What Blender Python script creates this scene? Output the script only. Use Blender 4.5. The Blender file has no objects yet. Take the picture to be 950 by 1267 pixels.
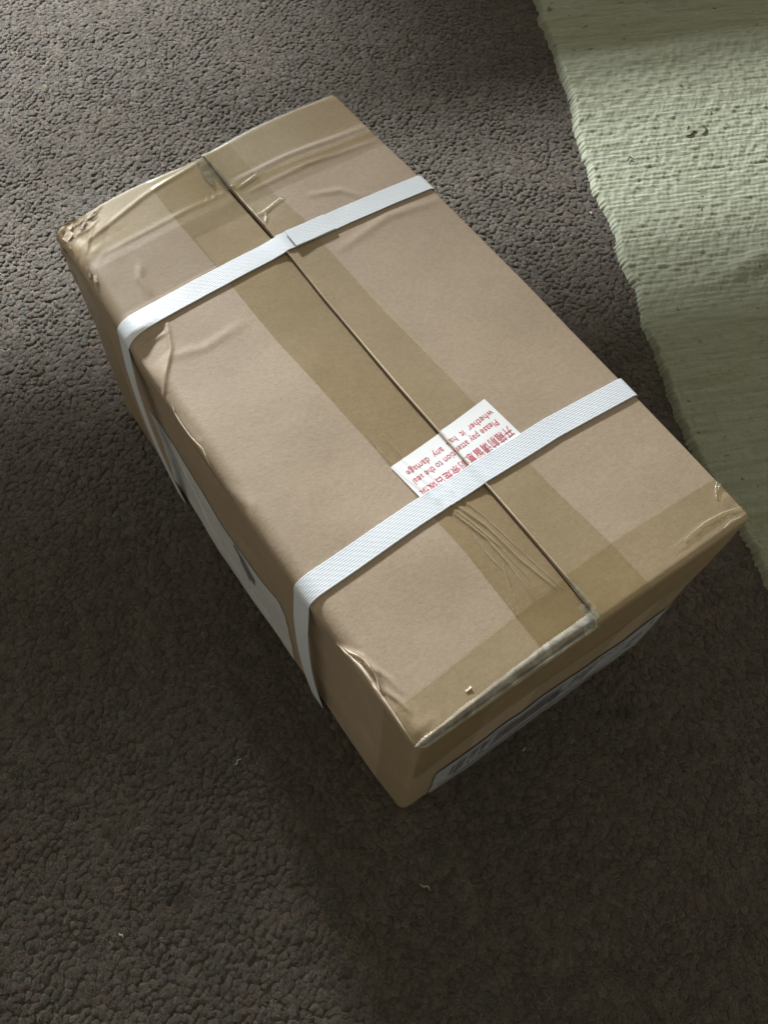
import bpy, bmesh, math, random
import numpy as np
from mathutils import Matrix, Vector

random.seed(7)
rng = np.random.RandomState(7)
sc = bpy.context.scene
col = sc.collection

# ------------------------------------------------------------------ camera
cam = bpy.data.cameras.new('camera')
cam_o = bpy.data.objects.new('camera', cam)
col.objects.link(cam_o)
cam.sensor_fit = 'HORIZONTAL'
cam.sensor_width = 36.0
cam.lens = 1118.46 / 950 * 36.0
cam.clip_start = 0.02
cam.clip_end = 60
cam_o.matrix_world = Matrix(((0.820744, 0.498191, -0.279615, -0.23239),
                             (-0.570548, 0.739820, -0.356568, -0.32056),
                             (0.029226, 0.452185, 0.891445, 0.79768),
                             (0, 0, 0, 1)))
sc.camera = cam_o

# ------------------------------------------------------------------ light of the room
w = bpy.data.worlds.new('World')
sc.world = w
w.use_nodes = True
bg = w.node_tree.nodes['Background']
bg.inputs[0].default_value = (1.0, 0.94, 0.77, 1)
bg.inputs[1].default_value = 0.35

LINE = Vector((.93, -.37, 0)).normalized()      # the bars of window light lie along this direction
ACR = Vector((.37, .93, 0)).normalized()
EL = math.radians(20)
AZ = Vector((0.13, 0.99, 0)).normalized()
LAMP = AZ * (3.0 * math.cos(EL)) + Vector((-.02, -.03, 3.0 * math.sin(EL) + .1))
def beam(name, pos, A, B, along, half_along, power, colour, blend, radius, grow=1.0):
    """window light as a wide flat beam between two lines on the ground or the box"""
    pos = Vector(pos)
    va, vb = Vector(A) - pos, Vector(B) - pos
    va = (va - LINE * va.dot(LINE)).normalized(); vb = (vb - LINE * vb.dot(LINE)).normalized()
    half = va.angle(vb) / 2 * grow
    # centre of the beam, pushed sideways to the wanted place along the bars
    d0 = (va + vb).normalized()
    dist = abs(((Vector(A) + Vector(B)) / 2 - pos).dot(d0))
    c = pos + d0 * dist
    c = c + LINE * (along - c.dot(LINE))
    f = (c - pos).normalized()
    X = (LINE - f * LINE.dot(f)).normalized(); Z = -f; Y = Z.cross(X)
    r = (c - pos).length
    hw = half_along / r; hh = math.tan(half)
    l = bpy.data.lights.new(name, 'SPOT')
    l.spot_size = 2 * math.atan(hw); l.spot_blend = blend
    l.energy = power; l.color = colour; l.shadow_soft_size = radius
    o = bpy.data.objects.new(name, l); col.objects.link(o)
    m = Matrix((X, Y, Z)).transposed().to_4x4(); m.translation = pos
    o.matrix_world = m @ Matrix.Diagonal((1, hh / hw, 1, 1))
    return o
DAY = (0.93, 0.97, 1.0)
def g(d, z=0): return ACR * d + Vector((0, 0, z))
beam('window_light_upper', LAMP, g(-.385), g(-.28, .46), -.44, .95, 930, DAY, .30, .125, 1.06)
beam('window_light_lower', LAMP, g(.245), g(.515), 0.25, 1.3, 960, DAY, .35, .045, 1.03)
beam('window_light_side', LAMP + Vector((-.5, 0, 0)), g(.26), g(1.5), -.55, .74, 1300, DAY, .8, .10, 1.1)

sc.view_settings.view_transform = 'Standard'
sc.view_settings.look = 'None'
sc.view_settings.exposure = 0.0
sc.view_settings.gamma = 1.0
sc.view_settings.use_curve_mapping = False
try:
    sc.cycles.transparent_max_bounces = 16
    sc.cycles.max_bounces = 6
except Exception:
    pass

# ------------------------------------------------------------------ helpers
def vnoise(x, y, seed=0):
    """smooth value noise in -1..1"""
    x = np.asarray(x, float); y = np.asarray(y, float)
    xi = np.floor(x).astype(np.int64); yi = np.floor(y).astype(np.int64)
    fx = x - xi; fy = y - yi
    fx = fx * fx * fx * (fx * (fx * 6 - 15) + 10); fy = fy * fy * fy * (fy * (fy * 6 - 15) + 10)
    def h(a, b):
        n = (a * 374761393 + b * 668265263 + seed * 1442695041) & 0xffffffff
        n = ((n ^ (n >> 13)) * 1274126177) & 0xffffffff
        return ((n ^ (n >> 16)) & 0xffff) / 32767.5 - 1.0
    return (h(xi, yi) * (1 - fx) + h(xi + 1, yi) * fx) * (1 - fy) + (h(xi, yi + 1) * (1 - fx) + h(xi + 1, yi + 1) * fx) * fy

def facet(x, y, seed=0):
    """sharp-creased noise: flat triangles between lattice values"""
    x = np.asarray(x, float); y = np.asarray(y, float)
    xi = np.floor(x).astype(np.int64); yi = np.floor(y).astype(np.int64)
    fx = x - xi; fy = y - yi
    def h(a, b):
        n = (a * 374761393 + b * 668265263 + seed * 1442695041) & 0xffffffff
        n = ((n ^ (n >> 13)) * 1274126177) & 0xffffffff
        return ((n ^ (n >> 16)) & 0xffff) / 32767.5 - 1.0
    a, b, c, d = h(xi, yi), h(xi + 1, yi), h(xi, yi + 1), h(xi + 1, yi + 1)
    return np.where(fx > fy, a + (b - a) * fx + (d - b) * fy, a + (c - a) * fy + (d - c) * fx)

def fbm(x, y, seed=0, o=3):
    r = 0; a = 1.0
    for i in range(o):
        r = r + a * vnoise(np.asarray(x) * 2 ** i, np.asarray(y) * 2 ** i, seed + i * 17); a *= .5
    return r / 1.7

def sstep(a, b, x):
    t = np.clip((x - a) / (b - a), 0, 1)
    return t * t * (3 - 2 * t)

def make_mesh(name, V, F, mat, parent=None, smooth=True, uv=None):
    me = bpy.data.meshes.new(name)
    V = np.asarray(V, np.float32); F = np.asarray(F, np.int32)
    n = F.shape[1]
    me.vertices.add(len(V)); me.vertices.foreach_set('co', V.ravel())
    me.loops.add(F.size); me.loops.foreach_set('vertex_index', F.ravel())
    me.polygons.add(len(F))
    me.polygons.foreach_set('loop_start', np.arange(0, F.size, n, dtype=np.int32))
    if uv is not None:
        u = me.uv_layers.new(name='UVMap')
        u.data.foreach_set('uv', np.asarray(uv, np.float32)[F.ravel()].ravel())
    me.update(calc_edges=True)
    me.polygons.foreach_set('use_smooth', np.full(len(F), smooth))
    me.validate()
    if mat: me.materials.append(mat)
    o = bpy.data.objects.new(name, me)
    col.objects.link(o)
    if parent: o.parent = parent
    return o

def grid_faces(nu, nv, base=0):
    i = np.arange(nu - 1)[:, None] * nv + np.arange(nv - 1)[None]
    i = i.ravel() + base
    return np.stack([i, i + nv, i + nv + 1, i + 1], 1)

def tag(o, label=None, cat=None, group=None, kind=None):
    if label: o['label'] = label
    if cat: o['category'] = cat
    if group: o['group'] = group
    if kind: o['kind'] = kind
    return o

# ------------------------------------------------------------------ materials
def new_mat(name):
    m = bpy.data.materials.new(name); m.use_nodes = True
    nt = m.node_tree
    return m, nt, nt.nodes['Principled BSDF'], nt.nodes['Material Output']

def N(nt, t, **kw):
    n = nt.nodes.new(t)
    for k, v in kw.items():
        if k in n.inputs: n.inputs[k].default_value = v
        else: setattr(n, k, v)
    return n

def noise(nt, scale, detail=3, rough=.5, vec=None, dist=0.0):
    n = N(nt, 'ShaderNodeTexNoise'); n.inputs['Scale'].default_value = scale
    n.inputs['Detail'].default_value = detail; n.inputs['Roughness'].default_value = rough
    n.inputs['Distortion'].default_value = dist
    if vec is not None: nt.links.new(vec, n.inputs['Vector'])
    return n

def ramp(nt, fac, stops):
    r = N(nt, 'ShaderNodeValToRGB')
    e = r.color_ramp.elements
    while len(e) < len(stops): e.new(.5)
    for i, (p, c) in enumerate(stops):
        e[i].position = p; e[i].color = (*c, 1) if len(c) == 3 else c
    nt.links.new(fac, r.inputs[0])
    return r

def mixc(nt, fac, a, b, mode='MIX'):
    m = N(nt, 'ShaderNodeMix'); m.data_type = 'RGBA'; m.blend_type = mode
    for s, v in ((m.inputs[0], fac), (m.inputs[6], a), (m.inputs[7], b)):
        if hasattr(v, 'links') or isinstance(v, bpy.types.NodeSocket): nt.links.new(v, s)
        else: s.default_value = v if not isinstance(v, tuple) else ((*v, 1) if len(v) == 3 else v)
    return m.outputs[2]

def kraft(name, c, dark=.86):
    m, nt, b, out = new_mat(name)
    tc = N(nt, 'ShaderNodeTexCoord'); V = tc.outputs['Object']
    n1 = noise(nt, 9, 4, .6, V); n2 = noise(nt, 240, 3, .6, V); n3 = noise(nt, 900, 2, .6, V)
    c1 = ramp(nt, n1.outputs[0], [(.3, tuple(x * dark for x in c)), (.7, c)]).outputs[0]
    f2 = ramp(nt, n2.outputs[0], [(.35, (.945, .935, .92)), (.62, (1.02, 1.02, 1.02))]).outputs[0]
    f3 = ramp(nt, n3.outputs[0], [(.3, (.86, .84, .82)), (.6, (1.04, 1.04, 1.04))]).outputs[0]
    c2 = mixc(nt, 1.0, c1, f2, 'MULTIPLY'); c3 = mixc(nt, .8, c2, f3, 'MULTIPLY')
    # sparse dark fibre specks
    vo = N(nt, 'ShaderNodeTexVoronoi'); vo.inputs['Scale'].default_value = 95; nt.links.new(V, vo.inputs['Vector'])
    sp = ramp(nt, vo.outputs['Distance'], [(.035, (1, 1, 1)), (.075, (0, 0, 0))]).outputs[0]
    n4 = noise(nt, 60, 1, .5, V)
    keep = ramp(nt, n4.outputs[0], [(.56, (0, 0, 0)), (.62, (1, 1, 1))]).outputs[0]
    k = N(nt, 'ShaderNodeMath', operation='MULTIPLY'); nt.links.new(sp, k.inputs[0]); nt.links.new(keep, k.inputs[1])
    k2 = N(nt, 'ShaderNodeMath', operation='MULTIPLY'); nt.links.new(k.outputs[0], k2.inputs[0]); k2.inputs[1].default_value = .55
    c4 = mixc(nt, k2.outputs[0], c3, tuple(x * .35 for x in c))
    nt.links.new(c4, b.inputs['Base Color'])
    b.inputs['Roughness'].default_value = .62
    b.inputs['Specular IOR Level'].default_value = .35
    bp = N(nt, 'ShaderNodeBump'); bp.inputs['Strength'].default_value = .35; bp.inputs['Distance'].default_value = .0004
    nb = noise(nt, 350, 4, .6, V); nt.links.new(nb.outputs[0], bp.inputs['Height'])
    bp2 = N(nt, 'ShaderNodeBump'); bp2.inputs['Strength'].default_value = .06; bp2.inputs['Distance'].default_value = .003
    nb2 = noise(nt, 26, 3, .5, V); nt.links.new(nb2.outputs[0], bp2.inputs['Height']); nt.links.new(bp.outputs[0], bp2.inputs['Normal'])
    nt.links.new(bp2.outputs[0], b.inputs['Normal'])
    return m

M_KRAFT = kraft('kraft_cardboard', (.42, .33, .238))
M_CORE = kraft('torn_cardboard_core', (.78, .66, .52), .9)
M_INNER = kraft('inner_cardboard', (.33, .24, .16))

def film(name, tint, rough=.22, gloss=.5, milk=0.0, bump=.0005, scale=60):
    """brown packing tape: tinted see-through film with a gloss"""
    m, nt, b, out = new_mat(name)
    nt.nodes.remove(b)
    tc = N(nt, 'ShaderNodeTexCoord'); V = tc.outputs['Object']
    nz = noise(nt, 22, 3, .55, V)
    tcol = ramp(nt, nz.outputs[0], [(.3, tuple(x * .965 for x in tint)), (.7, tint)]).outputs[0]
    tr = N(nt, 'ShaderNodeBsdfTransparent'); nt.links.new(tcol, tr.inputs[0])
    gl = N(nt, 'ShaderNodeBsdfGlossy'); gl.inputs['Roughness'].default_value = rough
    gl.inputs['Color'].default_value = (.95, .97, 1, 1)
    fr = N(nt, 'ShaderNodeFresnel'); fr.inputs['IOR'].default_value = 1.45
    mu = N(nt, 'ShaderNodeMath', operation='MULTIPLY'); nt.links.new(fr.outputs[0], mu.inputs[0]); mu.inputs[1].default_value = gloss * .30
    ad = N(nt, 'ShaderNodeMath', operation='ADD'); nt.links.new(mu.outputs[0], ad.inputs[0]); ad.inputs[1].default_value = .02 * gloss; mu = ad
    mx = N(nt, 'ShaderNodeMixShader'); nt.links.new(mu.outputs[0], mx.inputs[0])
    nt.links.new(tr.outputs[0], mx.inputs[1]); nt.links.new(gl.outputs[0], mx.inputs[2])
    bp = N(nt, 'ShaderNodeBump'); bp.inputs['Strength'].default_value = .6; bp.inputs['Distance'].default_value = bump
    nb = noise(nt, scale, 3, .5, V, .6); nt.links.new(nb.outputs[0], bp.inputs['Height'])
    nt.links.new(bp.outputs[0], gl.inputs['Normal']); nt.links.new(bp.outputs[0], fr.inputs['Normal'])
    last = mx.outputs[0]
    if milk:
        df = N(nt, 'ShaderNodeBsdfDiffuse'); df.inputs[0].default_value = (.72, .70, .60, 1)
        m2 = N(nt, 'ShaderNodeMixShader')
        nm = noise(nt, 70, 4, .6, V, 1.0)
        rm = ramp(nt, nm.outputs[0], [(.35, (milk * .4,) * 3), (.7, (min(1, milk * 1.7),) * 3)])
        nt.links.new(rm.outputs[0], m2.inputs[0]); nt.links.new(last, m2.inputs[1]); nt.links.new(df.outputs[0], m2.inputs[2])
        last = m2.outputs[0]
    nt.links.new(last, out.inputs[0])
    return m

M_TAPE = film('packing_tape', (.998, .985, .905), rough=.42, gloss=.8)
M_TAPE_MATT = film('packing_tape_scuffed', (.995, .975, .88), rough=.62, gloss=.6)
M_TAPE_DARK = film('packing_tape_doubled', (.955, .93, .825), rough=.3, gloss=.8)
M_TAPE_PALE = film('packing_tape_pale', (.975, .96, .93), milk=.04)
M_CLEAR = film('clear_tape', (.88, .90, .86), rough=.12, gloss=1.0, milk=.13, bump=.0012, scale=110)

def simple(name, c, rough=.6, spec=.3, var=.06, bump=0, bscale=300):
    m, nt, b, out = new_mat(name)
    tc = N(nt, 'ShaderNodeTexCoord'); V = tc.outputs['Object']
    n = noise(nt, 45, 3, .6, V)
    r = ramp(nt, n.outputs[0], [(.3, tuple(x * (1 - var) for x in c)), (.7, c)])
    nt.links.new(r.outputs[0], b.inputs['Base Color'])
    b.inputs['Roughness'].default_value = rough
    b.inputs['Specular IOR Level'].default_value = spec
    if bump:
        bp = N(nt, 'ShaderNodeBump'); bp.inputs['Distance'].default_value = bump
        nb = noise(nt, bscale, 3, .5, V); nt.links.new(nb.outputs[0], bp.inputs['Height']); nt.links.new(bp.outputs[0], b.inputs['Normal'])
    return m

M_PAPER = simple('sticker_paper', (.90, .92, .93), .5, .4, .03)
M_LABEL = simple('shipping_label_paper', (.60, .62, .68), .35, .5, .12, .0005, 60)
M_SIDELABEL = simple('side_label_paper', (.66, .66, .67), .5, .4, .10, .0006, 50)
M_RED = simple('red_ink', (.70, .13, .18), .6, .2, .25)
M_INK = simple('dark_ink', (.10, .10, .12), .6, .2, .3)
M_INKPALE = simple('faded_ink', (.22, .22, .26), .6, .2, .3)
M_LINT = simple('lint', (.42, .40, .35), .8, .2)

def strap_mat():
    m, nt, b, out = new_mat('woven_plastic_strap')
    uv = N(nt, 'ShaderNodeUVMap'); sp = N(nt, 'ShaderNodeSeparateXYZ'); nt.links.new(uv.outputs[0], sp.inputs[0])
    U, Vv = sp.outputs[0], sp.outputs[1]
    def math_(op, a, b_=None):
        n = N(nt, 'ShaderNodeMath', operation=op)
        for i, v in enumerate((a, b_)):
            if v is None: continue
            if isinstance(v, (int, float)): n.inputs[i].default_value = v
            else: nt.links.new(v, n.inputs[i])
        return n.outputs[0]
    ridge = math_('ABSOLUTE', math_('SINE', math_('MULTIPLY', Vv, math.pi * 11)))      # nine ribs across
    row = math_('FLOOR', math_('MULTIPLY', Vv, 11))
    ph = math_('ADD', math_('MULTIPLY', U, 2 * math.pi / .0052), math_('MULTIPLY', row, 2.1))
    dash = math_('ADD', math_('MULTIPLY', math_('SINE', ph), .5), .5)
    h = math_('MULTIPLY', math_('POWER', ridge, .6), math_('ADD', math_('MULTIPLY', dash, .35), .65))
    c = ramp(nt, h, [(.05, (.62, .68, .75)), (.5, (.77, .82, .88))])
    nt.links.new(c.outputs[0], b.inputs['Base Color'])
    b.inputs['Roughness'].default_value = .38
    b.inputs['Specular IOR Level'].default_value = .5
    bp = N(nt, 'ShaderNodeBump'); bp.inputs['Distance'].default_value = .00018; bp.inputs['Strength'].default_value = .7
    nt.links.new(h, bp.inputs['Height']); nt.links.new(bp.outputs[0], b.inputs['Normal'])
    return m
M_STRAP = strap_mat()

def carpet_mat(name, base, use_attr):
    m, nt, b, out = new_mat(name)
    tc = N(nt, 'ShaderNodeTexCoord'); V = tc.outputs['Object']
    n1 = noise(nt, 5, 4, .6, V); n2 = noise(nt, 60, 3, .6, V); n3 = noise(nt, 560, 5, .75, V)
    c = ramp(nt, n1.outputs[0], [(.3, tuple(x * .86 for x in base)), (.7, tuple(x * 1.1 for x in base))]).outputs[0]
    c = mixc(nt, 1.0, c, ramp(nt, n2.outputs[0], [(.3, (.84, .82, .80)), (.7, (1.12, 1.12, 1.12))]).outputs[0], 'MULTIPLY')
    c = mixc(nt, 1.0, c, ramp(nt, n3.outputs[0], [(.34, (.60, .58, .56)), (.64, (1.28, 1.28, 1.28))]).outputs[0], 'MULTIPLY')
    if use_attr:
        at = N(nt, 'ShaderNodeAttribute'); at.attribute_name = 'tone'
        c = mixc(nt, 1.0, c, at.outputs['Color'], 'MULTIPLY')
    # old spots trodden into the pile
    for (x, y, r, a) in ((-.322, -.192, .011, .65), (.081, -.286, .012, .45), (-.49, .02, .012, .4), (.06, .55, .03, .25)):
        d = N(nt, 'ShaderNodeVectorMath', operation='DISTANCE'); nt.links.new(V, d.inputs[0]); d.inputs[1].default_value = (x, y, 0)
        f = ramp(nt, d.outputs['Value'], [(r * .4, (a, a, a)), (r, (0, 0, 0))]).outputs[0]
        c = mixc(nt, f, c, tuple(q * .2 for q in base))
    nt.links.new(c, b.inputs['Base Color'])
    b.inputs['Roughness'].default_value = .95
    b.inputs['Specular IOR Level'].default_value = .1
    try:
        b.inputs['Sheen Weight'].default_value = .15; b.inputs['Sheen Roughness'].default_value = .5
    except Exception: pass
    bp = N(nt, 'ShaderNodeBump'); bp.inputs['Distance'].default_value = .0022; bp.inputs['Strength'].default_value = .9
    nb = noise(nt, 620, 4, .65, V, 1.5); nt.links.new(nb.outputs[0], bp.inputs['Height']); nt.links.new(bp.outputs[0], b.inputs['Normal'])
    if use_attr:      # plies of the yarn run along every loop
        wv = N(nt, 'ShaderNodeTexWave'); wv.bands_direction = 'Y'; wv.inputs['Scale'].default_value = 330
        wv.inputs['Distortion'].default_value = 5; wv.inputs['Detail'].default_value = 3; wv.inputs['Detail Scale'].default_value = 1.2
        nt.links.new(tc.outputs['UV'], wv.inputs['Vector'])
        b2 = N(nt, 'ShaderNodeBump'); b2.inputs['Distance'].default_value = .0016; b2.inputs['Strength'].default_value = .8
        nt.links.new(wv.outputs['Fac'], b2.inputs['Height']); nt.links.new(bp.outputs[0], b2.inputs['Normal']); nt.links.new(b2.outputs[0], b.inputs['Normal'])
        cw = mixc(nt, 1.0, c, ramp(nt, wv.outputs['Fac'], [(.1, (.78, .76, .74)), (.7, (1.12, 1.12, 1.12))]).outputs[0], 'MULTIPLY')
        nt.links.new(cw, b.inputs['Base Color'])
    return m
M_PILE = carpet_mat('carpet_loops', (.160, .138, .114), True)
M_FLOOR = carpet_mat('carpet_backing', (.14, .12, .10), False)

def rug_mat():
    m, nt, b, out = new_mat('rag_rug_weave')
    tc = N(nt, 'ShaderNodeTexCoord'); V = tc.outputs['UV']      # uv = metres: x along the rows, y from row to row
    mp = N(nt, 'ShaderNodeMapping'); mp.inputs['Scale'].default_value = (9, 150, 1); nt.links.new(V, mp.inputs[0])
    n1 = noise(nt, 1, 4, .6, mp.outputs[0])
    mp2 = N(nt, 'ShaderNodeMapping'); mp2.inputs['Scale'].default_value = (45, 330, 1); nt.links.new(V, mp2.inputs[0])
    n2 = noise(nt, 1, 3, .7, mp2.outputs[0])
    n3 = noise(nt, 700, 3, .7, V)
    base = (.310, .325, .248)
    c = ramp(nt, n1.outputs[0], [(.28, (.245, .258, .17)), (.5, base), (.74, (.355, .37, .30))]).outputs[0]
    c = mixc(nt, .9, c, ramp(nt, n2.outputs[0], [(.3, (.84, .85, .80)), (.62, (1.05, 1.05, 1.05))]).outputs[0], 'MULTIPLY')
    c = mixc(nt, .8, c, ramp(nt, n3.outputs[0], [(.3, (.8, .8, .78)), (.7, (1.12, 1.12, 1.12))]).outputs[0], 'MULTIPLY')
    # little dark flecks of odd yarn
    mp3 = N(nt, 'ShaderNodeMapping'); mp3.inputs['Scale'].default_value = (130, 230, 1); nt.links.new(V, mp3.inputs[0])
    n4 = noise(nt, .55, 2, .5, mp3.outputs[0], .6)
    f = ramp(nt, n4.outputs[0], [(.665, (0, 0, 0)), (.74, (.75, .75, .75))]).outputs[0]
    c = mixc(nt, f, c, (.09, .10, .07))
    n5 = noise(nt, 7, 3, .6, V)
    f = ramp(nt, n5.outputs[0], [(.60, (0, 0, 0)), (.75, (.35, .35, .35))]).outputs[0]
    c = mixc(nt, f, c, (.24, .24, .15))
    for (x, y, rr, a, q) in ((.81, .455, .050, .40, (.13, .11, .06)), (.60, .005, .040, .45, (.11, .095, .05)), (.660, .214, .010, .5, (.08, .09, .06)),  # stains; the spot by the fold paints its shadow into the colour
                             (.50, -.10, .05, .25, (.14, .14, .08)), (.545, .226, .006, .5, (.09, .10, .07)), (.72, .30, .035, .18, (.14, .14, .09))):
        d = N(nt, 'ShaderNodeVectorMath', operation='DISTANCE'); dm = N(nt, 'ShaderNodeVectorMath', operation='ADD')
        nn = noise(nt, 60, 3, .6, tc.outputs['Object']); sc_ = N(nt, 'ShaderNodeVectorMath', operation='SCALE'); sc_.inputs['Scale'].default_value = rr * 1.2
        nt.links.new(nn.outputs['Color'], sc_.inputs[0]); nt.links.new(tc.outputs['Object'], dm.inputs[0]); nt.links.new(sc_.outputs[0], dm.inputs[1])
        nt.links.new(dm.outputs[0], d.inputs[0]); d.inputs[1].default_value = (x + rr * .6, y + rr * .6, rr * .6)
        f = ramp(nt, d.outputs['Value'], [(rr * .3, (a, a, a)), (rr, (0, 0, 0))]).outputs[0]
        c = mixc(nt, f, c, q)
    nt.links.new(c, b.inputs['Base Color'])
    b.inputs['Roughness'].default_value = .9
    b.inputs['Specular IOR Level'].default_value = .15
    bp = N(nt, 'ShaderNodeBump'); bp.inputs['Distance'].default_value = .0012; bp.inputs['Strength'].default_value = .8
    nt.links.new(n2.outputs[0], bp.inputs['Height'])
    bp2 = N(nt, 'ShaderNodeBump'); bp2.inputs['Distance'].default_value = .0007; nt.links.new(n3.outputs[0], bp2.inputs['Height']); nt.links.new(bp.outputs[0], bp2.inputs['Normal'])
    nt.links.new(bp2.outputs[0], b.inputs['Normal'])
    return m
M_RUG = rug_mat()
M_YARN = simple('dark_yarn', (.07, .08, .055), .9, .1)

# ------------------------------------------------------------------ carpet (floor)
fl = make_mesh('carpet', [(-4, -4, -.0015), (4, -4, -.0015), (4, 4, -.0015), (-4, 4, -.0015)], [(0, 1, 2, 3)], M_FLOOR, smooth=False)
tag(fl, 'worn brown looped carpet covering the floor', kind='structure')

# rug frame: T runs along the rug's edge, Wd across it
RT = np.array([.41, .912]); RT /= np.linalg.norm(RT)
RW = np.array([RT[1], -RT[0]])
EDGE = np.array([(.70, .68), (.657, .558), (.603, .449), (.57, .376), (.501, .262), (.468, .186), (.405, .051), (.382, .012), (.359, -.038), (.331, -.094), (.321, -.125), (.297, -.22), (.275, -.285), (.25, -.40)])
et = EDGE @ RT; ew = EDGE @ RW
o_ = np.argsort(et); et, ew = et[o_], ew[o_]
def rug_edge(t): return np.interp(t, et, ew)

# carpet pile: thousands of low loops, rows running askew
def carpet_pile():
    pitch = .0062
    a = math.radians(-31)
    ca, sa = math.cos(a), math.sin(a)
    n = 290
    i, j = np.meshgrid(np.arange(-n, n), np.arange(-n, n), indexing='ij')
    i = i.ravel().astype(float); j = j.ravel().astype(float)
    u = (i + .5 * (j % 2)) * pitch * 1.08; v = j * pitch * .86
    u = u + rng.uniform(-.42, .42, u.size) * pitch; v = v + rng.uniform(-.38, .38, u.size) * pitch
    x = ca * u - sa * v + .15; y = sa * u + ca * v + .15
    # keep what the picture and a step to the side can see
    fr = np.array([(-.10, 1.06), (1.04, .46), (.05, -.66), (-.60, -.23)])
    keep = np.ones(x.size, bool)
    for k in range(4):
        p, q = fr[k], fr[(k + 1) % 4]
        keep &= ((q[0] - p[0]) * (y - p[1]) - (q[1] - p[1]) * (x - p[0])) < 0
    keep &= ~((np.abs(x) < .125) & (np.abs(y) < .235))
    keep &= (x * RW[0] + y * RW[1]) < rug_edge(x * RT[0] + y * RT[1]) + .02
    x, y = x[keep], y[keep]
    m = x.size
    segs = 8
    rings = [(1.0, .0), (.86, .50), (.50, .86)]
    tv = [(0, 0, 1.0)]
    for r, z in rings[::-1]:
        for k in range(segs): tv.append((r * math.cos(2 * math.pi * k / segs), r * math.sin(2 * math.pi * k / segs), z))
    tv = np.array(tv)
    tf = []
    for k in range(segs): tf.append((0, 1 + k, 1 + (k + 1) % segs))
    for r in range(2):
        b = 1 + r * segs
        for k in range(segs):
            k2 = (k + 1) % segs
            tf += [(b + k, b + segs + k, b + segs + k2), (b + k, b + segs + k2, b + k2)]
    tf = np.array(tf)
    ang = math.radians(25) + rng.normal(0, .75, m)
    big = 1 + .22 * vnoise(x * 40, y * 40, 5)
    lx = pitch * rng.uniform(.60, .95, m) * big; ly = pitch * rng.uniform(.48, .74, m) * big
    hz = .00125 * rng.uniform(.70, 1.15, m) * (1 + .12 * vnoise(x * 25, y * 25, 9))
    V = np.empty((m, len(tv), 3))
    # lumpy outline for each loop
    jit = 1 + rng.uniform(-.22, .22, (m, len(tv)))
    X = tv[None, :, 0] * lx[:, None] * jit; Y = tv[None, :, 1] * ly[:, None] * jit
    Z = tv[None, :, 2] * hz[:, None] * (1 + rng.uniform(-.07, .07, (m, len(tv))))
    # lean
    le = rng.normal(0, .22, (m, 1)); X = X + Z * le; Y = Y + Z * (rng.normal(0, .2, (m, 1)) - .15)
    c, s = np.cos(ang)[:, None], np.sin(ang)[:, None]
    V[:, :, 0] = x[:, None] + c * X - s * Y; V[:, :, 1] = y[:, None] + s * X + c * Y
    V[:, :, 2] = -.0010 + Z
    F = (tf[None] + (np.arange(m) * len(tv))[:, None, None]).reshape(-1, 3)
    o = make_mesh('carpet_pile', V.reshape(-1, 3), F, M_PILE, uv=(np.stack([X, Y], -1) + rng.uniform(0, 9, (m, 1, 2))).reshape(-1, 2))
    tone = (1 + rng.normal(0, .11, m)).clip(.6, 1.4)
    warm = rng.normal(0, .035, m)
    cc = np.ones((m, len(tv), 4), np.float32)
    cc[:, :, 0] = (tone * (1 + warm))[:, None]; cc[:, :, 1] = tone[:, None]; cc[:, :, 2] = (tone * (1 - warm))[:, None]
    # random tone and warmth for each loop
    at = o.data.color_attributes.new('tone', 'FLOAT_COLOR', 'POINT')
    at.data.foreach_set('color', cc.ravel())
    tag(o, 'short brown-grey looped carpet pile around the parcel', 'carpet pile', kind='stuff')
carpet_pile()
def carpet_fuzz():
    """stray hairs standing out of the pile"""
    m = 60000
    x = rng.uniform(-.60, 1.02, m); y = rng.uniform(-.64, 1.04, m)
    keep = ~((np.abs(x) < .145) & (np.abs(y) < .255)) & ((x * RW[0] + y * RW[1]) < rug_edge(x * RT[0] + y * RT[1]) - .004)
    keep &= (x * .53 + y * .85 > -.60) & (x * .53 + y * .85 < .95)
    x, y = x[keep], y[keep]; m = x.size
    a = rng.uniform(0, 6.283, m); ln = rng.uniform(.002, .006, m); bend = rng.normal(0, .8, m); wd = rng.uniform(.00012, .00028, m); hh = rng.uniform(.0006, .0022, m)
    V = np.empty((m, 5, 2, 3))
    for k in range(5):
        t = k / 4
        aa = a + bend * t
        px = x + np.cos(aa) * ln * t; py = y + np.sin(aa) * ln * t; pz = .0000 + hh * math.sin(math.pi * (t * .8 + .1))
        for j, sg in enumerate((-1, 1)):
            V[:, k, j, 0] = px - np.sin(aa) * wd * sg; V[:, k, j, 1] = py + np.cos(aa) * wd * sg; V[:, k, j, 2] = pz
    f = np.array([[2 * k, 2 * k + 1, 2 * k + 3, 2 * k + 2] for k in range(4)])
    F = (f[None] + (np.arange(m) * 10)[:, None, None]).reshape(-1, 4)
    o = make_mesh('carpet_fuzz', V.reshape(-1, 3), F, M_FUZZ)
    tag(o, 'fine stray fibres standing out of the carpet pile', 'carpet fibres', kind='stuff')
M_FUZZ = simple('carpet_hair', (.19, .17, .145), .9, .1, .65)
carpet_fuzz()

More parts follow.
